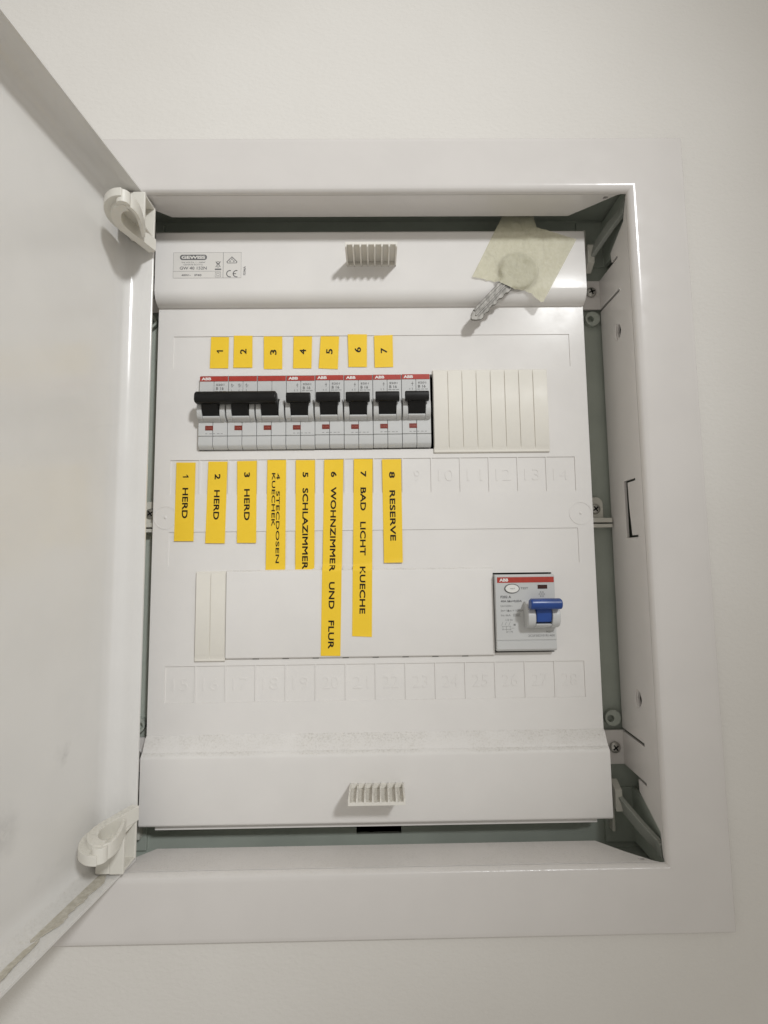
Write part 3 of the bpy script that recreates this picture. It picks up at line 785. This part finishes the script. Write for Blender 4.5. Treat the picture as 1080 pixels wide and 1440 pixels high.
# CE mark from arcs
def arc_band(cx, cz, r0, r1, a0, a1, n=16):
    return [(cx+r1*math.cos(math.radians(a0+(a1-a0)*i/n)), cz+r1*math.sin(math.radians(a0+(a1-a0)*i/n))) for i in range(n+1)] + \
           [(cx+r0*math.cos(math.radians(a1+(a0-a1)*i/n)), cz+r0*math.sin(math.radians(a1+(a0-a1)*i/n))) for i in range(n+1)]
for xx in (-86.4, -82.4): t_.prism_y(arc_band(xx, 113.7, 1.75, 2.3, 75, 285), Y, Y+.04)
hl(-84.6, -82.7, 113.45, 113.95)
put_text(t_, 'F3346A', -77.6, 115.6, -7.55, 5.6, 1.5, 90, .02)
part('lettering', t_, 'print', st)

# ------------------------------------------------------------------ key held by masking tape
kc = Vector((89.5, 114.0)); ax = Vector((-29.6, -31.4)).normalized(); nr = Vector((-ax.y, ax.x))*-1
nr = Vector((.731, -.684))
def kp(a, b): p = kc+ax*a+nr*b; return (p.x, p.y)
loc = (60, -10, 82)
def ky(x, z):                       # the key tips away from the panel towards its point
    a = (Vector((x, z))-kc).dot(ax); return -8.6-max(0, a)*.015
bit = [(12, 5.2), (15.5, 5.3), (16.4, 3.9), (18.2, 3.9), (19.2, 4.8), (20.4, 4.8), (22.0, 3.0), (23.8, 3.0), (25.2, 4.3), (26.4, 4.3), (28.2, 2.4), (30.2, 2.4), (31.6, 4.0), (32.8, 4.0), (34.4, 2.9), (36, 2.9), (37.4, 4.3), (39.4, 4.2), (42.0, 2.2), (43.2, .6)]
bit = [(a, 4.9-(4.9-b)*.6 if 13 < a < 39.5 else b) for a, b in bit]
outline = bit+[(43, -.6), (41, -2.2), (38, -3.0), (12, -3.4)]
def keysolid(mb_, poly, y0, y1):
    P = [kp(a, b) for a, b in poly]
    mb_.prism(P, y0, y1, lambda p, w: (p[0], ky(p[0], p[1])+w, p[1]))
k_ = MB(); keysolid(k_, outline, -1.7, 0.1)
key = root('door_key', loc, 'small nickel key hanging from the masking tape, bow hidden under it', 'key')
part('blade', k_, 'key', key, .15, 1)
k_ = MB()
for b0, b1 in ((-2.9, -1.5), (.1, 1.1), (1.9, 2.35)): keysolid(k_, [(12, b0), (40-abs(b0)*.6, b0), (40-abs(b0)*.6, b1), (12, b1)], -2.2, -1.6)
part('blade_ridge', k_, 'key', key, .12, 1)
k_ = MB().plate([kp(11.0*math.cos(a), 11.0*math.sin(a)+.6) for a in [2*math.pi*i/32 for i in range(32)]],
                [[kp(-6.4+2.2*math.cos(a), 2.2*math.sin(a)+.6) for a in [2*math.pi*i/16 for i in range(16)]]], lambda p, w: (p[0], w, p[1]), -10.2, -7.9)
for b0 in (-2.8,): keysolid(k_, [(8, b0), (14, b0), (14, 4.6), (8, 4.6)], -1.7, 0.1)
part('bow', k_, 'key', key, .3, 2)

# tape: creased sheet over the bow, its tail tucked up behind the frame
NU, NV = 46, 46
TL, TR, BR, BL = Vector((77.4, 142.2)), Vector((126.9, 134.6)), Vector((104.5, 93.5)), Vector((61.5, 110.5))
def bottom(u):
    pts = [(0, 61.5, 110.5), (.10, 66, 109.4), (.24, 74.1, 107.4), (.42, 80.5, 103.9), (.54, 85.2, 101.9), (.72, 93.5, 101.2), (.82, 97.3, 99.9), (.90, 100.6, 95.9), (.97, 103.4, 93.6), (1, 104.6, 94.2)]
    for (a, x0, z0), (b, x1, z1) in zip(pts, pts[1:]):
        if u <= b: f = (u-a)/(b-a); return Vector((x0+(x1-x0)*f, z0+(z1-z0)*f))
    return Vector((104.6, 94.2))
def topedge(u):
    if u < .52: return Vector((77.4, 142.2)).lerp(Vector((103.4, 142.4)), u/.52)
    return Vector((103.4, 142.4)).lerp(TR, (u-.52)/.48)
def tape_y(x, z):
    y = -7.95
    d = (Vector((x, z))-kc-nr*.6).length
    s = max(0, min(1, (13.6-d)/3.2)); s = s*s*(3-2*s); y -= 2.75*s
    a = (Vector((x, z))-kc).dot(ax); b = (Vector((x, z))-kc).dot(nr)
    if a > 8 and abs(b-.8) < 6.5: y = min(y, ky(x, z)-2.4+max(0, abs(b-.8)-4)*.9)
    if z < 104: y -= (104-z)*.06
    if z > 139.5: y += (z-139.5)*.05*(z-139.5)*.5
    y -= 1.0*max(0, mnoise.noise((x*.10+3, z*.13, 1.7)))+.30*mnoise.noise((x*.45, z*.45, 4.1))+.09*mnoise.noise((x*1.3, z*1.3, 2))
    y -= .7*abs(mnoise.noise(((x-z*.6)*.22, (x*.3+z)*.05, 8)))
    return min(y, -7.68) if 106 < z < 139 else y
t_ = MB(); vs = []
for j in range(NV+1):
    for i in range(NU+1):
        u = i/NU; v = j/NV; p = topedge(u).lerp(bottom(u), v)
        jag = .7*mnoise.noise((u*26, v*20, 5))+.4*mnoise.noise((u*70, 3, 5)) if j == NV else 0
        vs.append((p.x, tape_y(p.x, p.y), p.y+jag))
fs = [(j*(NU+1)+i, j*(NU+1)+i+1, (j+1)*(NU+1)+i+1, (j+1)*(NU+1)+i) for j in range(NV) for i in range(NU)]
nU = int(NU*.52)
base_n = len(vs); R_ = 8
for r in range(1, R_+1):
    f = r/R_
    for i in range(nU+1):
        g = i/nU; a = topedge(g*nU/NU); b = Vector((82.0+19.4*g, 151.5)); p = a.lerp(b, f)
        vs.append((p.x, tape_y(p.x, min(p.y, 142.2))+f*2.2+.2*mnoise.noise((p.x*.3, p.y*.3, 9)), p.y))
def tid(r, i): return i if r == 0 else base_n+(r-1)*(nU+1)+i
for r in range(R_):
    for i in range(nU): fs.append((tid(r+1, i), tid(r+1, i+1), tid(r, i+1), tid(r, i)))
t_.add(vs, fs)
tape = thing('masking_tape', t_, 'tape', (95, -8, 120), 'piece of creased pale yellow masking tape holding the key', 'tape', smooth=80)
